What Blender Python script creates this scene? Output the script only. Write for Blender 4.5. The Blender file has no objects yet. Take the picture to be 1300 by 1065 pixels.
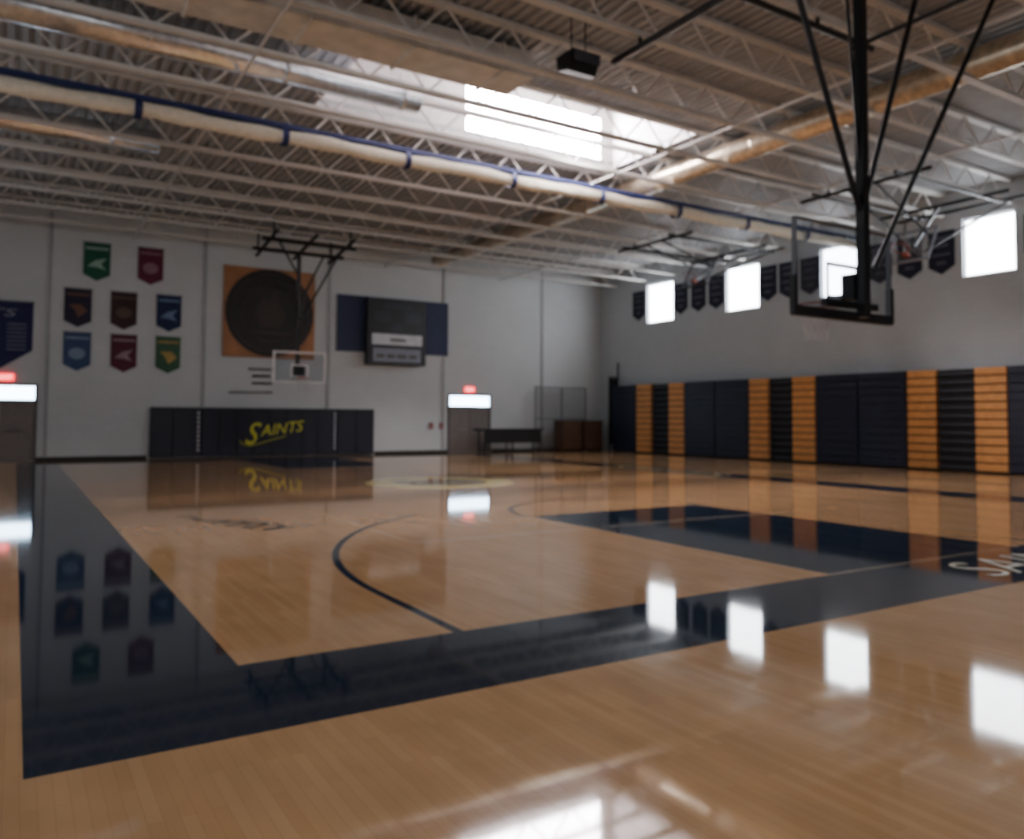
import bpy, bmesh, math, random
from mathutils import Vector, Matrix, Euler
random.seed(4)
SC=bpy.context.scene
COL=bpy.context.collection
def s2l(c):
    return tuple(((v/255)/12.92 if v/255<=0.04045 else ((v/255+0.055)/1.055)**2.4) for v in c)
# ---------------------------------------------------------------- materials
def mat(name,rgb,rough=.6,metal=0.,var=.12,scale=6.,emis=None,es=0.,bump=0.,spec=.5,coat=0.):
    m=bpy.data.materials.new(name);m.use_nodes=True;nt=m.node_tree;b=nt.nodes["Principled BSDF"]
    c=s2l(rgb)
    tc=nt.nodes.new("ShaderNodeTexCoord");n=nt.nodes.new("ShaderNodeTexNoise");n.inputs["Scale"].default_value=scale;n.inputs["Detail"].default_value=4
    nt.links.new(tc.outputs["Object"],n.inputs["Vector"])
    r=nt.nodes.new("ShaderNodeValToRGB")
    r.color_ramp.elements[0].position=.3;r.color_ramp.elements[1].position=.7
    r.color_ramp.elements[0].color=(*[v*(1-var) for v in c],1);r.color_ramp.elements[1].color=(*[min(1,v*(1+var)) for v in c],1)
    nt.links.new(n.outputs["Fac"],r.inputs["Fac"]);nt.links.new(r.outputs["Color"],b.inputs["Base Color"])
    b.inputs["Roughness"].default_value=rough;b.inputs["Metallic"].default_value=metal
    b.inputs["Specular IOR Level"].default_value=spec;b.inputs["Coat Weight"].default_value=coat
    if emis: b.inputs["Emission Color"].default_value=(*s2l(emis),1);b.inputs["Emission Strength"].default_value=es
    if bump:
        bp=nt.nodes.new("ShaderNodeBump");bp.inputs["Strength"].default_value=bump;nt.links.new(n.outputs["Fac"],bp.inputs["Height"]);nt.links.new(bp.outputs["Normal"],b.inputs["Normal"])
    return m
def glass(name,a=.12,tint=(1,1,1)):
    m=bpy.data.materials.new(name);m.use_nodes=True;nt=m.node_tree;nt.nodes.clear()
    o=nt.nodes.new("ShaderNodeOutputMaterial");mx=nt.nodes.new("ShaderNodeMixShader");t=nt.nodes.new("ShaderNodeBsdfTransparent");g=nt.nodes.new("ShaderNodeBsdfGlossy")
    t.inputs[0].default_value=(*tint,1);g.inputs["Roughness"].default_value=.05;mx.inputs[0].default_value=a
    nt.links.new(t.outputs[0],mx.inputs[1]);nt.links.new(g.outputs[0],mx.inputs[2]);nt.links.new(mx.outputs[0],o.inputs[0]);return m
def blockwall(name,rgb):
    m=bpy.data.materials.new(name);m.use_nodes=True;nt=m.node_tree;b=nt.nodes["Principled BSDF"];L=nt.links.new
    tc=nt.nodes.new("ShaderNodeTexCoord");sx=nt.nodes.new("ShaderNodeSeparateXYZ");L(tc.outputs["Object"],sx.inputs[0])
    ad=nt.nodes.new("ShaderNodeMath");ad.operation='ADD';L(sx.outputs[0],ad.inputs[0]);L(sx.outputs[1],ad.inputs[1])
    cb=nt.nodes.new("ShaderNodeCombineXYZ");L(ad.outputs[0],cb.inputs[0]);L(sx.outputs[2],cb.inputs[1])
    br=nt.nodes.new("ShaderNodeTexBrick");L(cb.outputs[0],br.inputs["Vector"]);br.inputs["Scale"].default_value=1
    br.inputs["Brick Width"].default_value=.4;br.inputs["Row Height"].default_value=.2;br.inputs["Mortar Size"].default_value=.008
    c=s2l(rgb)
    br.inputs["Color1"].default_value=(*c,1);br.inputs["Color2"].default_value=(*[v*.97 for v in c],1);br.inputs["Mortar"].default_value=(*[v*.9 for v in c],1)
    n=nt.nodes.new("ShaderNodeTexNoise");n.inputs["Scale"].default_value=.5;L(tc.outputs["Object"],n.inputs["Vector"])
    mp=nt.nodes.new("ShaderNodeMapRange");mp.inputs["To Min"].default_value=.88;mp.inputs["To Max"].default_value=1.08;L(n.outputs["Fac"],mp.inputs[0])
    mx=nt.nodes.new("ShaderNodeVectorMath");mx.operation='SCALE';L(br.outputs["Color"],mx.inputs[0]);L(mp.outputs[0],mx.inputs["Scale"])
    L(mx.outputs[0],b.inputs["Base Color"]);b.inputs["Roughness"].default_value=.65
    bp=nt.nodes.new("ShaderNodeBump");bp.inputs["Strength"].default_value=.1;bp.invert=True;L(br.outputs["Fac"],bp.inputs["Height"]);L(bp.outputs[0],b.inputs["Normal"])
    return m
CX=8.55
def floormat():
    m=bpy.data.materials.new("maple_court");m.use_nodes=True;nt=m.node_tree;b=nt.nodes["Principled BSDF"];L=nt.links.new
    tc=nt.nodes.new("ShaderNodeTexCoord");sx=nt.nodes.new("ShaderNodeSeparateXYZ");L(tc.outputs["Object"],sx.inputs[0]);X=sx.outputs[0];Y=sx.outputs[1]
    def M(op,a,b2=None,c=None):
        n=nt.nodes.new("ShaderNodeMath");n.operation=op
        for i,v in enumerate((a,b2,c)):
            if v is None: continue
            if isinstance(v,(int,float)): n.inputs[i].default_value=v
            else: L(v,n.inputs[i])
        return n.outputs[0]
    def rect(x0,x1,y0,y1):
        return M('MULTIPLY',M('MULTIPLY',M('GREATER_THAN',X,x0),M('LESS_THAN',X,x1)),M('MULTIPLY',M('GREATER_THAN',Y,y0),M('LESS_THAN',Y,y1)))
    def dist(cx,cy): 
        dx=M('SUBTRACT',X,cx);dy=M('SUBTRACT',Y,cy);return M('SQRT',M('ADD',M('MULTIPLY',dx,dx),M('MULTIPLY',dy,dy)))
    def ring(cx,cy,r,w,extra=None):
        v=M('LESS_THAN',M('ABSOLUTE',M('SUBTRACT',dist(cx,cy),r)),w/2)
        return M('MULTIPLY',v,extra) if extra is not None else v
    def union(l):
        o=l[0]
        for q in l[1:]: o=M('MAXIMUM',o,q)
        return o
    cb=nt.nodes.new("ShaderNodeCombineXYZ");L(Y,cb.inputs[0]);L(X,cb.inputs[1])
    br=nt.nodes.new("ShaderNodeTexBrick");L(cb.outputs[0],br.inputs["Vector"]);br.inputs["Scale"].default_value=1;br.offset=.37
    br.inputs["Brick Width"].default_value=.9;br.inputs["Row Height"].default_value=.057;br.inputs["Mortar Size"].default_value=.001;br.inputs["Bias"].default_value=0
    br.inputs["Color1"].default_value=(*s2l((200,160,116)),1);br.inputs["Color2"].default_value=(*s2l((191,149,105)),1);br.inputs["Mortar"].default_value=(*s2l((174,132,90)),1)
    mpn=nt.nodes.new("ShaderNodeMapping");mpn.inputs["Scale"].default_value=(3,1.3,1);L(tc.outputs["Object"],mpn.inputs[0])
    n=nt.nodes.new("ShaderNodeTexNoise");n.inputs["Scale"].default_value=1.2;n.inputs["Detail"].default_value=4;L(mpn.outputs[0],n.inputs["Vector"])
    mr=nt.nodes.new("ShaderNodeMapRange");mr.inputs["From Min"].default_value=.3;mr.inputs["From Max"].default_value=.7;mr.inputs["To Min"].default_value=.9;mr.inputs["To Max"].default_value=1.07;L(n.outputs["Fac"],mr.inputs[0])
    wood=nt.nodes.new("ShaderNodeVectorMath");wood.operation='SCALE';L(br.outputs["Color"],wood.inputs[0]);L(mr.outputs[0],wood.inputs["Scale"])
    x0,x1,y0,y1=1.19,2*CX-1.19,5.05,28.95;w=1.12
    outer=rect(x0-w,x1+w,y0-w,y1+w);inner=rect(x0,x1,y0,y1)
    band=M('MULTIPLY',outer,M('SUBTRACT',1,inner))
    key1=rect(CX-1.75,CX+1.72,y0-.01,10.4);key2=rect(CX-1.75,CX+1.72,23.6,y1+.01)
    arc1=ring(CX,6.6,5.85,.08,M('GREATER_THAN',Y,6.6));arc2=ring(CX,27.4,5.85,.08,M('LESS_THAN',Y,27.4))
    st=[rect(CX-5.89,CX-5.81,y0,6.6),rect(CX+5.81,CX+5.89,y0,6.6),rect(CX-5.89,CX-5.81,27.4,y1),rect(CX+5.81,CX+5.89,27.4,y1)]
    ft=[ring(CX,10.4,1.8,.09,M('GREATER_THAN',Y,10.4)),ring(CX,23.6,1.8,.08,M('LESS_THAN',Y,23.6))]
    mid=M('MULTIPLY',rect(x0,x1,16.97,17.03),M('GREATER_THAN',dist(CX,17),1.8))
    navy=union([band,key1,key2,arc1,arc2,mid]+st+ft)
    dk=M('LESS_THAN',dist(CX,17),1.1)
    gold=M('MULTIPLY',M('LESS_THAN',dist(CX,17),1.75),M('GREATER_THAN',dist(CX,17),1.1))
    vb=union([rect(4.1,13.,8.84,8.94),rect(4.1,13.,25.1,25.15),rect(4.1,4.16,8.9,25.1),rect(12.95,13.0,8.9,25.1),rect(CX-1.75,CX+1.72,5.03,5.09)])
    def mix(a,fac,col):
        x=nt.nodes.new("ShaderNodeMix");x.data_type='RGBA';L(fac,x.inputs[0]);L(a,x.inputs[6]);x.inputs[7].default_value=(*s2l(col),1);return x.outputs[2]
    c=mix(wood.outputs[0],navy,(30,43,60));c=mix(c,gold,(244,226,158));c=mix(c,dk,(176,162,120))
    c=mix(c,M('MULTIPLY',vb,.4),(225,205,170))
    L(c,b.inputs["Base Color"])
    n2=nt.nodes.new("ShaderNodeTexNoise");n2.inputs["Scale"].default_value=3;n2.inputs["Detail"].default_value=5;L(tc.outputs["Object"],n2.inputs["Vector"])
    m2=nt.nodes.new("ShaderNodeMapRange");m2.inputs["To Min"].default_value=.03;m2.inputs["To Max"].default_value=.065;L(n2.outputs["Fac"],m2.inputs[0]);L(m2.outputs[0],b.inputs["Roughness"])
    bp=nt.nodes.new("ShaderNodeBump");bp.inputs["Strength"].default_value=.002;bp.inputs["Distance"].default_value=.02;L(n2.outputs["Fac"],bp.inputs["Height"]);L(bp.outputs[0],b.inputs["Normal"])
    b.inputs["Specular IOR Level"].default_value=.5
    return m
M_wall=blockwall("painted_block",(198,202,204));M_wallr=blockwall("painted_block_cool",(192,198,202))
M_floor=floormat()
M_deck=mat("roof_deck",(158,160,162),.55,0,.12,2)
M_joist=mat("cream_steel",(202,200,196),.5,0,.08,3)
M_black=mat("black_steel",(18,19,22),.4,.2)
M_navy=mat("navy_vinyl",(14,19,38),.5)
M_navyseat=mat("navy_plastic",(20,27,50),.5)
M_orange=mat("orange_plastic",(220,156,90),.55)
M_dark=mat("dark_gap",(10,10,13),.7)
M_step=mat("dark_step",(54,57,66),.6)
M_foil=mat("spiral_duct_metal",(225,228,232),.25,.9,.2,9,bump=1.)
M_foilgold=mat("warm_foil_duct",(216,200,176),.3,.75,.25,7,bump=1.)
M_box=mat("pale_box_duct",(206,204,198),.5,.2,.15,3)
M_cream=mat("cream_curtain",(222,214,196),.75,0,.1,8,bump=.3)
M_blue=mat("navy_strap",(20,34,84),.6)
M_white=mat("white_paint",(225,225,226),.5)
M_well=mat("monitor_wall",(208,204,204),.6)
M_sky=mat("daylight_glazing",(255,255,255),.5,emis=(244,248,255),es=20)
M_roofsky=mat("roof_glazing",(255,255,255),.5,emis=(255,244,248),es=150)
M_transom=mat("transom_daylight",(255,255,255),.5,emis=(196,228,255),es=18)
M_red=mat("exit_red",(200,20,30),.5,emis=(255,24,40),es=4)
M_exitface=mat("exit_letter",(255,230,230),.5,emis=(255,200,200),es=3)
M_door=mat("grey_brown_door",(112,104,100),.5)
M_frame=mat("door_frame",(88,84,84),.5)
M_yellow=mat("yellow_lettering",(212,206,58),.6)
M_gold=mat("gold_lettering",(134,120,74),.4)
M_bronze=mat("bronze_mural",(156,106,68),.6,0,.2,2)
M_disc=mat("dark_disc",(26,23,24),.6)
M_brown=mat("brown_emblem",(52,42,36),.6)
M_sbback=mat("blue_panel",(26,38,74),.6)
M_sb=mat("scoreboard_black",(16,17,22),.4)
M_pale=mat("pale_panel",(205,208,216),.5)
M_seam=mat("seam_paint",(158,161,164),.6)
M_greyp=mat("grey_panel",(130,136,150),.5)
M_rim=mat("orange_rim",(150,64,40),.4,.3)
M_net=mat("white_net",(205,205,205),.8)
M_wood=mat("brown_wood",(84,58,42),.6,0,.25,5)
M_grey=mat("grey_steel",(120,122,128),.4,.6)
M_floordark=mat("floor_dark_lettering",(58,54,54),.08)
M_floorgrey=mat("floor_grey_lettering",(84,82,76),.08)
M_glass=glass("backboard_glass",.07,(.86,.88,.9));M_glass2=glass("side_board_glass",.14,(.9,.92,.95))
# ---------------------------------------------------------------- mesh helpers
def box(bm,x0,x1,y0,y1,z0,z1,bev=0):
    r=bmesh.ops.create_cube(bm,size=1)
    bmesh.ops.scale(bm,vec=(x1-x0,y1-y0,z1-z0),verts=r['verts']);bmesh.ops.translate(bm,vec=((x0+x1)/2,(y0+y1)/2,(z0+z1)/2),verts=r['verts'])
    if bev:
        es=list({e for v in r['verts'] for e in v.link_edges});bmesh.ops.bevel(bm,geom=es,offset=bev,segments=2,affect='EDGES')
def pipe(bm,a,b,r,seg=8,r2=None):
    a=Vector(a);b=Vector(b);d=b-a
    res=bmesh.ops.create_cone(bm,cap_ends=True,segments=seg,radius1=r,radius2=r if r2 is None else r2,depth=d.length)
    q=d.to_track_quat('Z','Y').to_matrix().to_4x4();q.translation=(a+b)/2
    bmesh.ops.transform(bm,matrix=q,verts=res['verts'])
def poly(bm,pts,off):
    vs=[bm.verts.new(Vector(p)) for p in pts];f=bm.faces.new(vs)
    r=bmesh.ops.extrude_face_region(bm,geom=[f]);nv=[g for g in r['geom'] if isinstance(g,bmesh.types.BMVert)]
    bmesh.ops.translate(bm,vec=off,verts=nv)
def tube(bm,pts,r,seg=6):
    for a,b in zip(pts[:-1],pts[1:]): pipe(bm,a,b,r,seg)
def obj_from(bm,name,m,loc=(0,0,0),smooth=False):
    bmesh.ops.recalc_face_normals(bm,faces=bm.faces)
    bmesh.ops.translate(bm,vec=-Vector(loc),verts=bm.verts)
    me=bpy.data.meshes.new(name);bm.to_mesh(me);bm.free()
    if smooth:
        for p in me.polygons:p.use_smooth=True
    me.materials.append(m);o=bpy.data.objects.new(name,me);o.location=loc;COL.objects.link(o);return o
def tag(o,label,cat,group=None):
    o["label"]=label;o["category"]=cat
    if group:o["group"]=group
def thing(name,loc,label,cat,group=None):
    e=bpy.data.objects.new(name,None);e.location=loc;e.empty_display_size=.2;COL.objects.link(e);tag(e,label,cat,group);return e
def wloc(p):
    v=Vector((0,0,0))
    while p: v+=p.location;p=p.parent
    return v
def part(par,name,bm,m,label=None,smooth=False):
    base=wloc(par);o=obj_from(bm,name,m,base,smooth);o.parent=par;o.location=(0,0,0)
    if label:o["label"]=label
    return o
def bpart(par,name,m,*a):
    bm=bmesh.new();box(bm,*a);return part(par,name,bm,m)
def ppart(par,name,m,a,b,r,seg=8):
    bm=bmesh.new();pipe(bm,a,b,r,seg);return part(par,name,bm,m)
def struct(name,bm,m): o=obj_from(bm,name,m);o["kind"]="structure";return o
def textbm(body,size,loc,rot,shear=0,ext=.006,align='LEFT',sx=1,off=0):
    cu=bpy.data.curves.new("t","FONT");cu.body=body;cu.size=size;cu.shear=shear;cu.extrude=ext;cu.align_x=align;cu.resolution_u=3;cu.offset=off
    o=bpy.data.objects.new("t",cu);COL.objects.link(o);bpy.context.view_layer.update()
    dg=bpy.context.evaluated_depsgraph_get();me=bpy.data.meshes.new_from_object(o.evaluated_get(dg))
    bm=bmesh.new();bm.from_mesh(me);bpy.data.objects.remove(o);bpy.data.curves.remove(cu);bpy.data.meshes.remove(me)
    mt=Matrix.Translation(loc)@Euler(rot).to_matrix().to_4x4()@Matrix.Diagonal((sx,1,1,1))
    bmesh.ops.transform(bm,matrix=mt,verts=bm.verts);return bm
def copytree(o,delta,par=None):
    c=o.copy();COL.objects.link(c)
    if par: c.parent=par
    else: c.location=o.location+Vector(delta)
    for ch in o.children: copytree(ch,delta,c)
    return c
RF=(math.pi/2,0,0);RR=(math.pi/2,0,-math.pi/2)
YW=31.36;XW=24.58;XL=-6;YB=-6;ZC=8.6
# ---------------------------------------------------------------- room shell
bm=bmesh.new();box(bm,XL-.3,XW+.3,YB-.3,YW+.3,-.3,0)
fl=struct("floor",bm,M_floor)
bm=bmesh.new();box(bm,XL-.3,XW+.3,YW,YW+.3,0,ZC);struct("wall_north",bm,M_wall)
bm=bmesh.new();box(bm,XL-.3,XL,YB,YW,0,ZC);struct("wall_west",bm,M_wall)
bm=bmesh.new();box(bm,XL-.3,XW+.3,YB-.3,YB,0,ZC);struct("wall_south",bm,M_wall)
wins=[(26.18,27.90),(21.38,23.08),(16.9,18.55),(11.92,13.45),(7.1,8.8)]
WZ0,WZ1=5.90,7.68
bm=bmesh.new();box(bm,XW,XW+.3,YB,YW,0,WZ0);box(bm,XW,XW+.3,YB,YW,WZ1,ZC)
prev=YW
for a,b in wins+[(YB,YB)]:
    box(bm,XW,XW+.3,b if b!=YB else YB,prev,WZ0,WZ1);prev=a
struct("wall_east",bm,M_wallr)
for i,(a,b) in enumerate(wins):
    bm=bmesh.new();box(bm,XW+.16,XW+.2,a,b,WZ0,WZ1);w=struct("window_%d"%(i+1),bm,M_sky)
    bm=bmesh.new()
    for y0,y1,z0,z1 in ((a,a+.05,WZ0,WZ1),(b-.05,b,WZ0,WZ1),(a+.05,b-.05,WZ0,WZ0+.05),(a+.05,b-.05,WZ1-.05,WZ1)):
        box(bm,XW+.08,XW+.155,y0,y1,z0,z1)
    part(w,"window_frame",bm,M_white)
# ribbed ceiling deck with roof monitor opening
WX0,WX1,WY0,WY1,WZT=5.6,14.2,14.3,17.6,10.25
def ribbed(bm,x0,x1,y0,y1):
    p=.22;x=x0;prof=[]
    while x<x1-1e-6:
        for dx,dz in ((0,0),(.09,0),(.12,.06),(.19,.06)):
            if x+dx<=x1: prof.append((x+dx,ZC+dz))
        x+=p
    prof.append((x1,ZC))
    va=[bm.verts.new((px,y0,pz)) for px,pz in prof];vb=[bm.verts.new((px,y1,pz)) for px,pz in prof]
    for i in range(len(prof)-1): bm.faces.new((va[i],va[i+1],vb[i+1],vb[i]))
bm=bmesh.new();ribbed(bm,XL,WX0,YB,YW);ribbed(bm,WX1,XW+.3,YB,YW);ribbed(bm,WX0,WX1,YB,WY0);ribbed(bm,WX0,WX1,WY1,YW)
box(bm,XL-.3,WX0,YB-.3,YW+.3,ZC+.08,ZC+.2);box(bm,WX1,XW+.3,YB-.3,YW+.3,ZC+.08,ZC+.2);box(bm,WX0,WX1,YB-.3,WY0,ZC+.08,ZC+.2);box(bm,WX0,WX1,WY1,YW+.3,ZC+.08,ZC+.2)
struct("ceiling",bm,M_deck)
G0,G1=8.68,9.96
bm=bmesh.new()
box(bm,WX0-.1,WX0,WY0-.1,WY1+.1,ZC,WZT);box(bm,WX1,WX1+.1,WY0-.1,WY1+.1,ZC,WZT);box(bm,WX0,WX1,WY0-.1,WY0,ZC,WZT)
box(bm,WX0,WX1,WY1,WY1+.1,ZC,G0);box(bm,WX0,9.5,WY1,WY1+.1,G0,WZT);box(bm,13.8,WX1,WY1,WY1+.1,G0,WZT);box(bm,9.5,13.8,WY1,WY1+.1,G1,WZT);box(bm,WX0-.1,WX1+.1,WY0-.1,WY1+.1,WZT,WZT+.1)
struct("trim_1",bm,M_well)
bm=bmesh.new();box(bm,9.5,13.8,WY1+.04,WY1+.08,G0,G1);struct("window_6",bm,M_roofsky)
# wall seams / conduits
for i,x in enumerate((.89,5.92,10.7,15.88,21.09)):
    bm=bmesh.new();box(bm,x-.05,x+.05,YW-.05,YW,1.9 if 4<x<12 else .1,ZC-.1);struct("trim_%d"%(i+2),bm,M_seam)
bm=bmesh.new();box(bm,.6,4.05,YW-.02,YW,0,.12);box(bm,12.72,16.1,YW-.02,YW,0,.12);box(bm,18.35,XW,YW-.02,YW,0,.12);struct("baseboard_north",bm,M_dark)
# ---------------------------------------------------------------- doors + exit signs
def door(n,x0,x1,sx):
    bm=bmesh.new()
    box(bm,x0-.08,x0,YW-.07,YW,0,2.58);box(bm,x1,x1+.08,YW-.07,YW,0,2.58);box(bm,x0,x1,YW-.07,YW,2.5,2.58);box(bm,x0,x1,YW-.07,YW,1.97,2.05)
    d=struct("door_%d"%n,bm,M_frame)
    mx=(x0+x1)/2
    for a,b in ((x0+.01,mx-.01),(mx+.01,x1-.01)):
        bm=bmesh.new();box(bm,a,b,YW-.05,YW-.005,.01,1.965,.005);part(d,"door_leaf",bm,M_door)
    for s in (mx-.7,mx+.15):
        bm=bmesh.new();pipe(bm,(s,YW-.12,1.0),(s+.55,YW-.12,1.0),.02)
        for xx in (s,s+.55): pipe(bm,(xx,YW-.12,1.0),(xx,YW-.05,1.0),.02)
        part(d,"push_bar",bm,M_grey)
    bm=bmesh.new();box(bm,x0,x1,YW-.04,YW-.005,2.05,2.5);part(d,"transom_window",bm,M_transom)
    s=thing("exit_sign",(sx,YW,2.68),"small red glowing exit sign above the double door","exit sign","exit signs over doors")
    bm=bmesh.new();box(bm,sx-.24,sx+.24,YW-.07,YW-.005,2.68,2.9,.01);part(s,"sign_box",bm,M_red)
    part(s,"sign_lettering",textbm("EXIT",.2,(sx,YW-.078,2.72),RF,align='CENTER'),M_exitface)
door(1,-1.45,.55,-.3);door(2,16.2,18.2,17.2)
# ---------------------------------------------------------------- far-wall banners
def pennant(par_name,x,zt,w,h,main,second,label,cat="banner",group="pennant banners on the white wall",kind=0):
    y=YW-.03;t=thing(par_name,(x,y,zt),label,cat,group)
    bm=bmesh.new();zc=zt-h+.22
    poly(bm,[(x-w/2,y,zt),(x+w/2,y,zt),(x+w/2,y,zc),(x,y,zt-h),(x-w/2,y,zc)],(0,.02,0));part(t,"banner_cloth",bm,main)
    ppart(t,"hanging_rod",M_grey,(x-w/2-.03,y+.01,zt),(x+w/2+.03,y+.01,zt),.018)
    e=w/2-.06;yy=y-.006
    bpart(t,"banner_title_bar",second,x-e,x+e,yy-.004,yy,zt-.24,zt-.16)
    zc2=zt-h*.55;bm=bmesh.new()
    if kind==0:
        poly(bm,[(x-.3,yy,zc2-.1),(x-.05,yy,zc2+.12),(x+.3,yy,zc2+.22),(x+.12,yy,zc2),(x+.28,yy,zc2-.2),(x,yy,zc2-.12)],(0,-.004,0))
    elif kind==1:
        poly(bm,[(x+.26*math.cos(a),yy,zc2+.2*math.sin(a)) for a in [i*math.pi/8 for i in range(16)]],(0,-.004,0))
    else:
        poly(bm,[(x-.28,yy,zc2+.18),(x+.1,yy,zc2+.2),(x+.3,yy,zc2-.02),(x+.02,yy,zc2-.26),(x-.1,yy,zc2-.02)],(0,-.004,0))
    part(t,"banner_emblem",bm,second)
def bc(n,rgb): return mat(n,rgb,.8)
B=[(2.30,7.58,(24,86,62),(150,180,165),"green pennant banner with pale emblem",0),
(4.03,7.60,(98,36,56),(140,104,116),"maroon pennant banner with pale emblem",1),
(1.75,5.92,(38,34,56),(112,78,64),"dark blue pennant banner with orange emblem",2),
(3.19,5.92,(58,40,38),(90,74,66),"dark brown pennant banner with tan emblem",1),
(4.68,5.94,(28,40,76),(104,128,160),"navy pennant banner with light blue emblem",0),
(1.76,4.41,(56,76,112),(124,142,166),"steel blue pennant banner with pale emblem",1),
(3.22,4.41,(80,28,44),(140,120,128),"dark red pennant banner with white emblem",0),
(4.68,4.42,(52,88,66),(164,134,76),"green pennant banner with yellow emblem",2)]
for i,(x,z,c1,c2,l,k) in enumerate(B): pennant("pennant_banner",x,z,.84,1.34,bc("cloth%d"%i,c1),bc("emb%d"%i,c2),l,kind=k)
# large navy banner
y=YW-.03;t=thing("championship_banner",(-1.3,y,5.32),"large navy banner with white lettering rows on block wall","banner")
bm=bmesh.new();poly(bm,[(-3.06,y,5.32),(.44,y,5.32),(.44,y,3.7),(-1.3,y,2.5),(-3.06,y,3.7)],(0,.02,0));part(t,"banner_cloth",bm,bc("navycloth",(28,34,78)))
part(t,"banner_lettering",textbm("SAINTS",.36,(-1.3,y-.008,4.82),RF,align='CENTER',sx=2.1,shear=.2),M_greyp)
for r in range(7):
    for cx in (-2.6,-1.75,-.9,-.05): bpart(t,"banner_text_row",M_greyp,cx-.25,cx+.3,y-.01,y-.004,4.55-r*.14,4.575-r*.14)
ppart(t,"hanging_rod",M_grey,(-3.1,y+.01,5.33),(.48,y+.01,5.33),.025)
# mural
y=YW-.06;t=thing("wall_mural",(8.33,YW,3.8),"square bronze mural with large dark disc and emblem","mural")
bm=bmesh.new();box(bm,6.57,10.1,y,YW-.002,3.8,7.28,.01);part(t,"mural_panel",bm,M_bronze)
bm=bmesh.new();poly(bm,[(8.33+1.7*math.cos(a),y-.004,5.55+1.7*math.sin(a)) for a in [i*math.pi/32 for i in range(64)]],(0,-.01,0));part(t,"mural_disc",bm,M_disc)
for R in (1.5,1.1):
    bm=bmesh.new();pts=[(8.33+R*math.cos(a),y-.016,5.55+R*math.sin(a)) for a in [i*math.pi/32 for i in range(65)]]
    tube(bm,pts,.02,5);part(t,"mural_ring",bm,M_brown)
bm=bmesh.new()
poly(bm,[(7.95,y-.014,5.0),(8.7,y-.014,5.0),(8.95,y-.014,5.5),(8.7,y-.014,5.9),(8.5,y-.014,6.45),(8.3,y-.014,6.0),(8.05,y-.014,6.2),(7.75,y-.014,5.5)],(0,-.006,0))
part(t,"mural_emblem",bm,M_brown)
bpart(t,"mural_bar",M_brown,7.6,9.05,y-.02,y-.014,4.72,4.84)
# scoreboard
t=thing("scoreboard",(13.5,YW,3.7),"black scoreboard with pale lower panels on blue backing","scoreboard")
bm=bmesh.new();box(bm,11.03,16.08,YW-.08,YW-.002,4.23,6.55,.01);part(t,"backing_panel",bm,M_sbback)
bm=bmesh.new();box(bm,12.2,14.85,YW-.4,YW-.09,3.72,6.47,.02);part(t,"scoreboard_case",bm,M_sb)
o=bpart(t,"sponsor_panel",M_pale,12.4,14.66,YW-.42,YW-.405,4.55,5.0);o["label"]="pale white lower panel"
bpart(t,"lower_panel",M_greyp,12.45,14.6,YW-.42,YW-.405,3.84,4.4)
M_dig=mat("digit_window",(32,34,44),.3)
for a in ((12.5,13.2,5.5,5.95),(13.9,14.6,5.5,5.95),(13.3,13.8,5.15,5.4),(12.9,14.2,6.08,6.3)): bpart(t,"digit_panel",M_dig,a[0],a[1],YW-.415,YW-.405,a[2],a[3])
for a in ((12.6,12.95,4.0,4.16),(13.05,13.4,4.0,4.16),(13.5,13.95,4.0,4.16),(14.05,14.4,4.0,4.16),(13.2,13.9,4.7,4.82)): bpart(t,"panel_marking",M_frame,a[0],a[1],YW-.427,YW-.421,a[2],a[3])
# wall pads
def pads(x0,x1,n,lab):
    t=thing("wall_pad",((x0+x1)/2,YW,0.02),lab,"wall pad","navy wall pads");w=(x1-x0)/n
    for i in range(n):
        bm=bmesh.new();box(bm,x0+i*w+.003,x0+(i+1)*w-.003,YW-.14,YW-.005,.03,1.86,.02);part(t,"pad_panel",bm,M_navy,smooth=False)
    return t
pads(4.11,5.66,2,"navy vinyl wall pads beside lettered strip");p2=pads(5.88,10.87,8,"long navy wall padding with yellow script lettering");pads(11.09,12.65,2,"navy vinyl wall pads beside lettered strip")
yy=YW-.165
b1=textbm("S",1.2,(7.38,yy,.48),RF,shear=.4,off=0.004,sx=.85);part(p2,"pad_lettering",b1,M_yellow)
b1=textbm("AINTS",.6,(8.02,yy,.78),(math.pi/2,-.12,0),shear=.35,off=.004,sx=.98);part(p2,"pad_lettering",b1,M_yellow)
bm=bmesh.new();tube(bm,[(7.25,yy,.62),(7.35,yy,.48),(7.6,yy,.42),(8.0,yy,.5),(8.5,yy,.66),(9.0,yy,.78)],.016);part(p2,"lettering_swash",bm,M_yellow)
for sx in (5.77,10.98):
    t=thing("lettered_strip",(sx,YW,0.02),"narrow navy strip with small white marks between pads","wall strip","strips between wall pads")
    bm=bmesh.new();box(bm,sx-.1,sx+.1,YW-.1,YW-.005,.03,1.86,.01);part(t,"strip_backing",bm,M_navy)
    for k in range(9): bpart(t,"strip_mark",M_pale,sx-.04,sx+.04,YW-.108,YW-.101,.25+k*.17,.34+k*.17)
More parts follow.
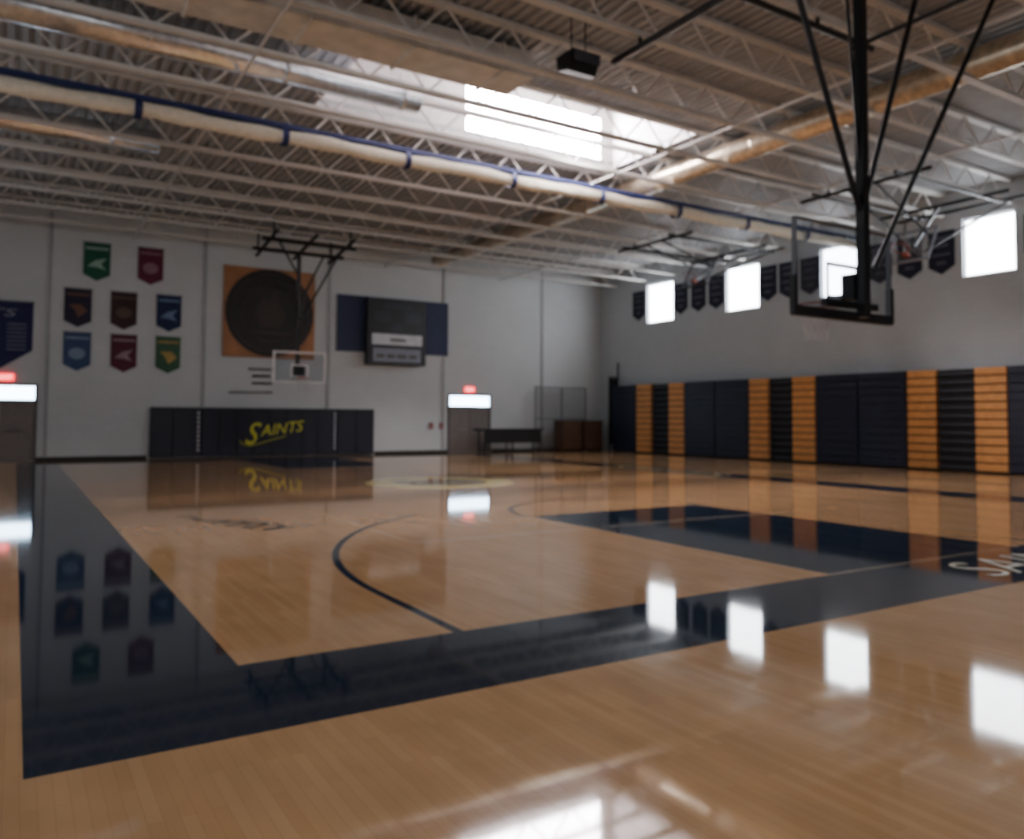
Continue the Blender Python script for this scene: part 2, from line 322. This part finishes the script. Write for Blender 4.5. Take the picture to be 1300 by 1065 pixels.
# small wall items
for x in (15.32,15.81):
    t=thing("fire_alarm",(x,YW,1.1),"small red alarm box on the block wall","alarm box","red alarm boxes")
    bm=bmesh.new();box(bm,x-.09,x+.09,YW-.08,YW,1.05,1.3,.01);part(t,"alarm_case",bm,mat("alarm_red",(130,36,36),.5))
    bpart(t,"pull_lever",M_pale,x-.05,x+.05,YW-.1,YW-.08,1.14,1.18)
t=thing("wall_pipe_rail",(7.6,YW,2.4),"thin grey horizontal rail fixed to block wall","rail")
bm=bmesh.new();pipe(bm,(6.83,YW-.1,2.45),(8.46,YW-.1,2.48),.03)
for x in (7.0,8.3): pipe(bm,(x,YW-.1,2.46),(x,YW-.003,2.46),.02)
part(t,"rail_pipe",bm,M_grey)
t=thing("wall_script",(8,YW,2.7),"small black scribbled script painted on white wall","wall lettering")
for r,(x0,x1,z) in enumerate(((7.55,8.45,3.35),(7.7,8.4,3.08),(7.7,8.45,2.8))):
    bm=bmesh.new();n=12;tube(bm,[(x0+(x1-x0)*i/n,YW-.02,z+(.07 if i%2 else -.05)) for i in range(n+1)],.018,5)
    part(t,"script_stroke",bm,M_black)
# ---------------------------------------------------------------- right-wall pennants
navc=bc("pennant_navy",(24,28,50));M_pm=mat("pennant_mark",(84,84,96),.7)
RBp=[28.45,25.68,24.62,23.60,20.92,19.95,18.98,16.2,15.15,14.1,11.25,10.2]
def rpennant(y,first=False):
    x=XW-.03;zt=7.45;w=.84;h=1.36
    t=thing("pennant_banner",(x,y,zt),"dark navy pennant banner between high windows","banner","navy pennants by the windows")
    bm=bmesh.new();poly(bm,[(x,y-w/2,zt),(x,y+w/2,zt),(x,y+w/2,zt-h+.25),(x,y,zt-h),(x,y-w/2,zt-h+.25)],(.02,0,0));part(t,"banner_cloth",bm,navc)
    ppart(t,"hanging_rod",M_grey,(x+.01,y-w/2-.03,zt),(x+.01,y+w/2+.03,zt),.018)
    for a in ((.3,.25,.17),(.22,.5,.4),(.28,.78,.7),(.15,1.05,.95)): bpart(t,"banner_marking",M_pm,x-.01,x-.004,y-a[0],y+a[0],zt-a[1],zt-a[2])
    return t
r0=rpennant(RBp[0])
for y in RBp[1:]: copytree(r0,(0,y-RBp[0],0))
# ---------------------------------------------------------------- bleachers
XF=23.9;NR=12;RH=3.05/NR
def section(par,y0,y1,kind):
    nm={"n":"seat_section","o":"seat_section","a":"aisle_steps"}[kind]
    bm=bmesh.new()
    if kind=="a":
        for k in range(NR):
            z=.1+k*RH;box(bm,XF+.04,XF+.3,y0+.03,y1-.03,z,z+.07)
        return part(par,nm,bm,M_step,"dark aisle steps stacked in horizontal slats")
    n=1 if kind=="o" else max(1,round((y1-y0)/1.2));g=.02 if kind=="o" else .012
    for j in range(n):
        a=y0+(y1-y0)*j/n;b=y0+(y1-y0)*(j+1)/n
        for k in range(NR):
            z=.04+k*RH
            box(bm,XF,XF+.25,a+.015,b-.015,z+g,z+RH-g,.02)
    part(par,nm,bm,M_orange if kind=="o" else M_navyseat,"orange seat section" if kind=="o" else "navy seat section")
def bank(secs,lab):
    ya=min(s[0] for s in secs);yb=max(s[1] for s in secs)
    t=thing("folded_bleachers",(24.2,(ya+yb)/2,0),lab,"bleachers","folded bleacher banks")
    bm=bmesh.new();box(bm,XF+.15,XW-.02,ya+.005,yb-.005,0.0,3.06);part(t,"bleacher_frame",bm,M_dark)
    for s in secs: section(t,*s)
bank([(27.9,29.65,"n"),(26.89,27.9,"o"),(25.79,26.89,"a"),(24.83,25.79,"o"),(23.1,24.83,"n")],"navy bleachers folded shut with orange strips flanking aisle")
bank([(21.34,23.1,"n"),(20.4,21.34,"o"),(19.33,20.4,"a"),(18.32,19.33,"o"),(16.65,18.32,"n")],"navy bleachers folded shut with orange strips flanking aisle")
bank([(14.93,16.65,"n"),(13.96,14.93,"o"),(12.83,13.96,"a"),(11.9,12.83,"o"),(10.2,11.9,"n"),(8.4,10.2,"n")],"navy bleachers folded shut with orange strips flanking aisle")
t=thing("guard_rail",(24.2,29.9,0),"dark upright rail frame standing at bleacher end","guard rail")
bm=bmesh.new()
for x,z in ((23.95,3.5),(24.45,4.2)): pipe(bm,(x,29.85,0),(x,29.85,z),.04)
for z in (.8,1.6,2.4,3.2,3.5): pipe(bm,(23.95,29.85,z),(24.45,29.85,z),.03)
part(t,"rail_frame",bm,M_black)
bpart(t,"rail_panel",M_dark,23.98,24.42,29.83,29.87,.3,3.45)
# ---------------------------------------------------------------- table, cage, wooden cabinet
t=thing("scorers_table",(18.7,30.2,0),"long dark table with black skirt by the doors","table")
bm=bmesh.new();box(bm,17.0,20.2,29.8,30.55,1.0,1.07,.01);part(t,"table_top",bm,M_black)
bpart(t,"front_panel",M_dark,17.15,20.05,29.84,29.87,.45,1.0)
for x in (17.2,18.6,20.0):
    bm=bmesh.new();pipe(bm,(x,29.92,0),(x,29.92,1.0),.03);pipe(bm,(x,30.45,0),(x,30.45,1.0),.03);pipe(bm,(x,29.92,.12),(x,30.45,.12),.025);part(t,"table_leg",bm,M_black)
t=thing("wire_partition",(21.9,30.95,0),"tall grey wire mesh partition frame against block wall","partition")
bm=bmesh.new()
for x in (20.5,22.0,23.4): pipe(bm,(x,31.0,0),(x,31.0,3.0),.03)
for z in (.08,1.5,3.0): pipe(bm,(20.5,31.0,z),(23.4,31.0,z),.03)
part(t,"partition_frame",bm,M_grey)
bm=bmesh.new()
k=20.6
while k<23.4: pipe(bm,(k,31.0,.1),(k,31.0,3.0),.008,4);k+=.12
z=.15
while z<3: pipe(bm,(20.5,31.0,z),(23.4,31.0,z),.008,4);z+=.12
part(t,"wire_mesh",bm,M_frame)
for x0,x1 in ((21.4,22.5),(22.65,23.75)):
    t=thing("wooden_cabinet",((x0+x1)/2,30.4,0),"low brown wooden slatted cabinet near bleacher end","cabinet","brown wooden cabinets")
    bm=bmesh.new();box(bm,x0,x1,30.12,30.75,.08,1.38,.01);box(bm,x0-.03,x1+.03,30.08,30.78,1.38,1.43,.01);part(t,"cabinet_body",bm,M_wood)
    for k in range(6): bpart(t,"cabinet_slat",M_wood,x0+.04,x1-.04,30.09,30.119,.14+k*.2,.30+k*.2)
    for x in (x0+.06,x1-.06):
        for yv in (30.18,30.69): ppart(t,"cabinet_foot",M_black,(x,yv,0),(x,yv,.08),.03)
# ---------------------------------------------------------------- joists
ZB=7.85;ZT=8.5
def joist(y):
    t=thing("roof_joist",(9.3,y,ZT),"cream painted open web steel roof joist","roof joist","open web roof joists")
    bm=bmesh.new();box(bm,XL+.02,XW-.02,y-.07,y-.01,ZB,ZB+.08);box(bm,XL+.02,XW-.02,y+.01,y+.07,ZB,ZB+.08);part(t,"bottom_chord",bm,M_joist)
    bm=bmesh.new();box(bm,XL+.02,XW-.02,y-.08,y-.01,ZT,ZT+.09);box(bm,XL+.02,XW-.02,y+.01,y+.08,ZT,ZT+.09);part(t,"top_chord",bm,M_joist)
    bm=bmesh.new();x=XL+.3;p=.62;k=0
    while x+p<XW:
        a,b=(ZB+.03,ZT+.04) if k%2==0 else (ZT+.04,ZB+.03)
        pipe(bm,(x,y,a),(x+p,y,b),.024,6);x+=p;k+=1
    part(t,"web_bars",bm,M_joist);return t
j0=joist(4)
for y in range(6,31,2): copytree(j0,(0,y-4,0))
for x in (3.4,13.0,18.6):
    t=thing("joist_bridging",(x,17,ZB),"thin cream steel bridging rod across the joists","bridging rod","bridging rods")
    bm=bmesh.new();box(bm,x-.02,x+.02,3,31.2,ZB-.04,ZB-.005);part(t,"bridging_rod",bm,M_joist)
# ---------------------------------------------------------------- divider curtain rolled up
t=thing("divider_curtain",(9.3,17,7.8),"rolled cream divider curtain with navy straps under joists","divider curtain")
bm=bmesh.new();random.seed(2)
n=60;ring=12;prev=None
for i in range(n+1):
    x=XL+.05+(XW-XL-.1)*i/n;ry=.15+.02*math.sin(i*1.7);rz=.155+.02*math.sin(i*2.3)
    cur=[bm.verts.new((x,17+ry*math.cos(a),7.52+rz*math.sin(a)+.02*math.sin(i*.9))) for a in [k*2*math.pi/ring for k in range(ring)]]
    if prev:
        for k in range(ring): bm.faces.new((prev[k],prev[(k+1)%ring],cur[(k+1)%ring],cur[k]))
    else: bm.faces.new(cur)
    prev=cur
bm.faces.new(prev);part(t,"curtain_roll",bm,M_cream,smooth=True)
bm=bmesh.new();box(bm,XL+.05,XW-.05,16.9,17.1,7.69,7.79,.01);part(t,"top_batten",bm,M_blue,"navy top edge")
for x in (-.9,1.88,4.75,7.6,10.5,13.3,16.1,18.93,21.7):
    bm=bmesh.new();prev=None
    for k in range(17):
        a=k*2*math.pi/16;c=(17+.19*math.cos(a),7.52+.2*math.sin(a))
        if prev: 
            vs=[bm.verts.new((x-.07,*prev)),bm.verts.new((x+.07,*prev)),bm.verts.new((x+.07,*c)),bm.verts.new((x-.07,*c))];bm.faces.new(vs)
        prev=c
    part(t,"curtain_strap",bm,M_blue,"navy strap")
# ---------------------------------------------------------------- ducts
def duct(name,a,b,r,m,lab):
    t=thing(name,((Vector(a)+Vector(b))/2),lab,"air duct");bm=bmesh.new();pipe(bm,a,b,r,24);part(t,"duct_tube",bm,m,smooth=True)
    d=Vector(b)-Vector(a);L=d.length;k=.5
    while k<L: 
        p=Vector(a)+d*(k/L);ppart(t,"duct_seam",m,p,p+d.normalized()*.04,r+.015,24)
        ppart(t,"duct_hanger",M_grey,p+Vector((0,0,r-.02)),(p.x,p.y,ZC+.02),.012,6);k+=2.4
duct("air_duct",(15.1,3,8.18),(15.1,30.5,8.18),.29,M_foilgold,"long tan foil spiral duct running through the joists")
duct("air_duct",(XL+.1,15.1,8.18),(7.0,15.1,8.18),.29,M_foil,"crinkled silver foil duct running through joists beside roof monitor")
duct("air_duct",(XL+.1,21.0,8.18),(2.8,21.0,8.18),.29,M_foil,"shiny silver spiral duct near the roof deck")
duct("air_duct",(XL+.1,10.6,8.22),(5.0,10.6,8.22),.27,M_foil,"shiny silver spiral duct beside the pale box duct")
t=thing("box_duct",(2,13,8.2),"pale rectangular sheet metal duct among the roof joists","air duct")
bm=bmesh.new();box(bm,-3,8.2,12.5,13.5,7.96,8.46,.01);part(t,"duct_body",bm,M_box)
for x in (-1.5,.3,2.1,3.9,5.7,7.5):
    bpart(t,"duct_flange",M_box,x,x+.05,12.46,13.54,7.92,8.49)
    for yv in (12.7,13.3): ppart(t,"duct_hanger",M_grey,(x+.02,yv,8.45),(x+.02,yv,8.599),.012,6)
# ---------------------------------------------------------------- speaker
t=thing("hanging_speaker",(8.1,10.95,7.4),"black wedge speaker hanging beneath the roof joists","speaker")
bm=bmesh.new();poly(bm,[(7.8,10.7,7.75),(7.8,11.2,7.75),(7.8,11.15,7.5),(7.8,10.85,7.42)],(.6,0,0));part(t,"speaker_case",bm,M_black)
bpart(t,"speaker_grille",M_step,7.83,8.37,10.69,10.7,7.55,7.72)
for x in (7.95,8.25): ppart(t,"hanging_rod",M_black,(x,10.95,7.75),(x,10.95,8.6),.012)
# ---------------------------------------------------------------- hoops
def net(bm,cx,cy,cz,r):
    N=12;lv=[(0,r),(-.12,r*.86),(-.24,r*.72),(-.36,r*.62),(-.45,r*.6)]
    for i in range(N):
        for s in (1,-1):
            pts=[]
            for k,(dz,rr) in enumerate(lv):
                a=2*math.pi*(i+s*k*.5)/N;pts.append((cx+rr*math.cos(a),cy+rr*math.sin(a),cz+dz))
            tube(bm,pts,.006,4)
def ringb(bm,cx,cy,cz,r,t):
    tube(bm,[(cx+r*math.cos(a),cy+r*math.sin(a),cz) for a in [i*math.pi/12 for i in range(25)]],t,6)
def board(t,cx,y,z0,z1,s,framem,frw,pad=True):
    w=.915
    bm=bmesh.new();box(bm,cx-w+.02,cx+w-.02,y-.012,y+.012,z0+.02,z1-.02);bd=part(t,"backboard",bm,M_glass,"clear glass backboard")
    bm=bmesh.new()
    for a,b,c,d in ((cx-w,cx-w+frw,z0,z1),(cx+w-frw,cx+w,z0,z1),(cx-w+frw,cx+w-frw,z1-frw,z1),(cx-w+frw,cx+w-frw,z0,z0+frw)): box(bm,a,b,y-.03,y+.03,c,d)
    part(t,"board_frame",bm,framem)
    bm=bmesh.new();yy=y+s*.02;zr=z0+.18
    for a,b,c,d in ((cx-.305,cx-.255,zr,zr+.45),(cx+.255,cx+.305,zr,zr+.45),(cx-.305,cx+.305,zr+.4,zr+.45),(cx-.305,cx+.305,zr,zr+.05)): box(bm,a,b,min(yy,yy+s*.004),max(yy,yy+s*.004),c,d)
    part(t,"target_square",bm,M_white)
    if pad:
        bm=bmesh.new();box(bm,cx-w-.03,cx+w+.03,y-.05,y+.05,z0-.07,z0+.05,.015);box(bm,cx-w-.035,cx-w+.02,y-.045,y+.045,z0,z0+.4,.01);box(bm,cx+w-.02,cx+w+.035,y-.045,y+.045,z0,z0+.4,.01);part(t,"board_padding",bm,M_black)
    bm=bmesh.new();rz=z0+.17;ringb(bm,cx,y+s*.40,rz,.228,.012);box(bm,cx-.09,cx+.09,min(y+s*.03,y+s*.18),max(y+s*.03,y+s*.18),rz-.06,rz+.01);part(t,"rim",bm,M_rim)
    bm=bmesh.new();net(bm,cx,y+s*.40,rz,.228);part(t,"net",bm,M_net)
HX=8.52;HY=6.1;ZF=7.70
M_bfr=mat("board_frame_grey",(98,100,106),.4,.3)
t=thing("basketball_hoop",(HX,HY,7.7),"large ceiling hung glass backboard on black steel poles","basketball hoop","end court hoops")
board(t,HX,HY,2.78,3.87,1,M_bfr,.022)
bm=bmesh.new();box(bm,HX-.055,HX+.055,HY-.32,HY-.21,2.72,ZF-.05);box(bm,HX-.1,HX+.1,HY-.2,HY-.035,2.95,3.25);box(bm,HX-.5,HX+.5,HY-.12,HY-.05,2.85,2.93);part(t,"mast",bm,M_black)
yb=HY-.26
for a,b,r in (((HX-.05,yb,4.0),(6.75,yb,ZF),.035),((HX+.05,yb,4.1),(10.0,yb,ZF),.035),((HX+.5,yb+.18,3.4),(11.75,yb,ZF),.035),((HX-.05,yb,4.6),(HX-.35,yb,ZF),.02)): ppart(t,"brace_pipe",M_black,a,b,r)
bm=bmesh.new();pipe(bm,(6.2,yb,ZF),(12.1,yb,ZF),.05);pipe(bm,(6.5,8.0,ZF),(12.0,8.0,ZF),.05);pipe(bm,(HX+.15,4.5,ZF),(HX+.15,10.7,ZF),.06);pipe(bm,(11.7,yb-.1,ZF),(11.7,8.2,ZF),.04);pipe(bm,(6.7,yb-.1,ZF),(6.7,8.2,ZF),.04)
for x,yv in ((7.4,6.0),(10.6,6.0),(7.4,8.0),(10.6,8.0),(HX+.15,10.0)): pipe(bm,(x,yv,ZF),(x,yv,ZB),.03)
part(t,"ceiling_frame",bm,M_black)
# far hoop
t=thing("basketball_hoop",(8.3,27.3,7.75),"glass backboard hung on black folding frame near wall","basketball hoop","end court hoops")
board(t,8.3,27.3,2.70,3.77,-1,M_white,.06,False)
bm=bmesh.new();box(bm,8.24,8.36,27.5,27.62,2.9,7.3);box(bm,8.1,8.5,27.34,27.5,2.85,3.3);part(t,"mast",bm,M_black)
for a,b in (((8.35,27.55,4.8),(9.7,27.55,7.3)),((8.4,27.5,5.6),(9.2,27.5,7.3)),((8.3,27.5,6.4),(7.3,26.4,7.3))): ppart(t,"brace_pipe",M_black,a,b,.04)
bm=bmesh.new()
for yv,z in ((27.55,7.25),(26.3,7.35)): pipe(bm,(6.7,yv,z),(9.9,yv,z),.07)
for x in (7.0,8.3,9.6): pipe(bm,(x,25.6,7.5),(x,28.2,7.15),.06)
for x in (7.0,9.6):
    for yv in (26.0,28.0): pipe(bm,(x,yv,7.3),(x,yv,ZB),.04)
part(t,"ceiling_frame",bm,M_black)
# folded side hoops
def sidehoop(yc,xb,zc,first):
    t=thing("side_basketball_hoop",(xb,yc,7.75),"folded side court hoop with clear backboard below joists","basketball hoop","folded side court hoops")
    R=Matrix.Translation((xb,yc,zc))@Matrix.Rotation(math.radians(28),4,'Y')
    def tb(bm): bmesh.ops.transform(bm,matrix=R,verts=bm.verts);return bm
    bm=bmesh.new();box(bm,-.01,.01,-.6,.6,-.5,.5);part(t,"backboard",tb(bm),M_glass2)
    bm=bmesh.new()
    for a,b,c,d in ((-.64,-.59,-.55,.55),(.59,.64,-.55,.55),(-.59,.59,.5,.55),(-.59,.59,-.55,-.5)): box(bm,-.025,.025,a,b,c,d)
    part(t,"board_frame",tb(bm),M_greyp if first else M_black)
    bm=bmesh.new();ringb(bm,-.4,0,-.35,.228,.014);box(bm,-.18,-.02,-.08,.08,-.4,-.34);part(t,"rim",tb(bm),M_rim)
    zz=7.68
    for a,b,r in (((xb+.1,yc,zc),(xb+1.4,yc,zz),.05),((xb+.1,yc-.4,zc+.3),(xb-2.2,yc-.4,zz),.035),((xb+.1,yc+.4,zc+.3),(xb-2.2,yc+.4,zz),.035),
      ((xb+.1,yc-.3,zc-.2),(xb+2.3,yc-1.6,zz),.035),((xb+.1,yc+.3,zc-.2),(xb+2.3,yc+1.6,zz),.035)): ppart(t,"brace_pipe",M_black,a,b,r)
    bm=bmesh.new()
    for x in (xb-2.2,xb+1.4,xb+2.3): pipe(bm,(x,yc-1.9,zz),(x,yc+1.9,zz),.05)
    for y in (yc-1.2,yc+1.2): pipe(bm,(xb-2.6,y,zz),(xb+2.6,y,zz),.05)
    for x in (xb-2.2,xb+2.3):
        for y in (yc-1.0,yc+1.0): pipe(bm,(x,y,zz),(x,y,ZB),.03)
    part(t,"ceiling_frame",bm,M_black)
sidehoop(12.9,21.0,6.35,True);sidehoop(21.0,21.0,6.8,False)
# ---------------------------------------------------------------- floor lettering
def fpart(name,bm,m,lab):
    o=part(fl,name,bm,m,lab);return o
bm=textbm("SAINTS",.95,(8.05,4.15,.004),(0,0,0),shear=.25,ext=.001,off=-.01);fpart("court_lettering",bm,M_gold,"gold lettering in the dark baseline band")
def stroke(bm,pts,w):
    vs=[]
    for i,p in enumerate(pts):
        a=Vector(pts[max(i-1,0)]);b=Vector(pts[min(i+1,len(pts)-1)]);d=(b-a).normalized();n=Vector((-d.y,d.x))*w/2
        vs.append((bm.verts.new((p[0]+n.x,p[1]+n.y,.003)),bm.verts.new((p[0]-n.x,p[1]-n.y,.003))))
    for u,v in zip(vs[:-1],vs[1:]): bm.faces.new((u[0],u[1],v[1],v[0]))
pts=[];A=Vector((2.12,13.0));Bv=Vector((3.15,10.85));dv=(Bv-A).normalized();nv=Vector((-dv.y,dv.x));Lh=(Bv-A).length
for i in range(141):
    u=i/140
    if u<.38: s=u*Lh;o_=.1*math.sin(u*17)
    else:
        q=(u-.38)/.62;s=(.38+.62*q)*Lh+.12*math.sin(q*25);o_=.24*math.cos(q*25)*(0.6+.4*math.sin(q*3.1))
    p=A+dv*s+nv*o_;pts.append((p.x,p.y))
bm=bmesh.new();stroke(bm,pts,.09);fpart("court_emblem",bm,M_floordark,"dark flowing script emblem on maple floor")
bm=textbm("SAINTS",.6,(CX,16.8,.004),(0,0,0),shear=.2,ext=.001,align='CENTER',sx=.85);fpart("court_lettering",bm,M_floorgrey,"dark lettering inside centre circle")
bm=textbm("SAINTS",1.0,(16.1,20.3,.004),(0,0,-math.pi/2),ext=.001,sx=1.5);fpart("court_lettering",bm,M_gold,"gold lettering in the dark sideline band")
# ---------------------------------------------------------------- lights
def area(loc,rot,sx,sy,e,col):
    l=bpy.data.lights.new("l","AREA");l.shape='RECTANGLE';l.size=sx;l.size_y=sy;l.energy=e;l.color=col
    o=bpy.data.objects.new("fill_area_light",l);o.location=loc;o.rotation_euler=rot;COL.objects.link(o)
area((2,-5.6,5.5),(math.radians(80),0,0),10,3,280,(.90,.94,1))  # unseen fill lamp added behind the camera, not a window
area((-5.7,14,6.5),(0,math.radians(-80),0),2,18,220,(.90,.94,1))  # unseen fill lamp added along the west wall, which has no windows
area((11.6,15.6,10.2),(math.radians(35),0,0),3.5,1.0,350,(1,.95,.95))  # hidden lamp added in the monitor to brighten its walls and the curtain
sl=bpy.data.lights.new("curtain_fill_spot","SPOT");sl.energy=6000;sl.spot_size=math.radians(50);sl.spot_blend=1;sl.shadow_soft_size=.3;sl.color=(1,.96,.96)  # unseen spot added only to brighten the rolled curtain, not a gym fixture
so=bpy.data.objects.new("curtain_fill_spot",sl);so.location=(11.4,14.7,9.9);so.rotation_euler=(Vector((11.9,17,7.5))-Vector((11.4,14.7,9.9))).to_track_quat('-Z','Y').to_euler();COL.objects.link(so)
w=bpy.data.worlds.new("w");SC.world=w;w.use_nodes=True;w.node_tree.nodes["Background"].inputs[0].default_value=(.7,.8,1,1);w.node_tree.nodes["Background"].inputs[1].default_value=1
# ---------------------------------------------------------------- camera
f,yaw,pit,rol=1016.9,.5549,.0434,.0054
F=Vector((math.sin(yaw)*math.cos(pit),math.cos(yaw)*math.cos(pit),math.sin(pit)));R=Vector((math.cos(yaw),-math.sin(yaw),0));U=R.cross(F)
R2=R*math.cos(rol)+U*math.sin(rol);U2=U*math.cos(rol)-R*math.sin(rol)
cd=bpy.data.cameras.new("camera");cd.sensor_width=36;cd.lens=f/1300*36;cd.shift_y=-45/1300;cd.clip_end=200
cd.dof.use_dof=True;cd.dof.focus_distance=1.0;cd.dof.aperture_fstop=5.2
co=bpy.data.objects.new("camera",cd);m4=Matrix((R2,U2,-F)).transposed().to_4x4();m4.translation=(0,0,1.5);co.matrix_world=m4;COL.objects.link(co);SC.camera=co
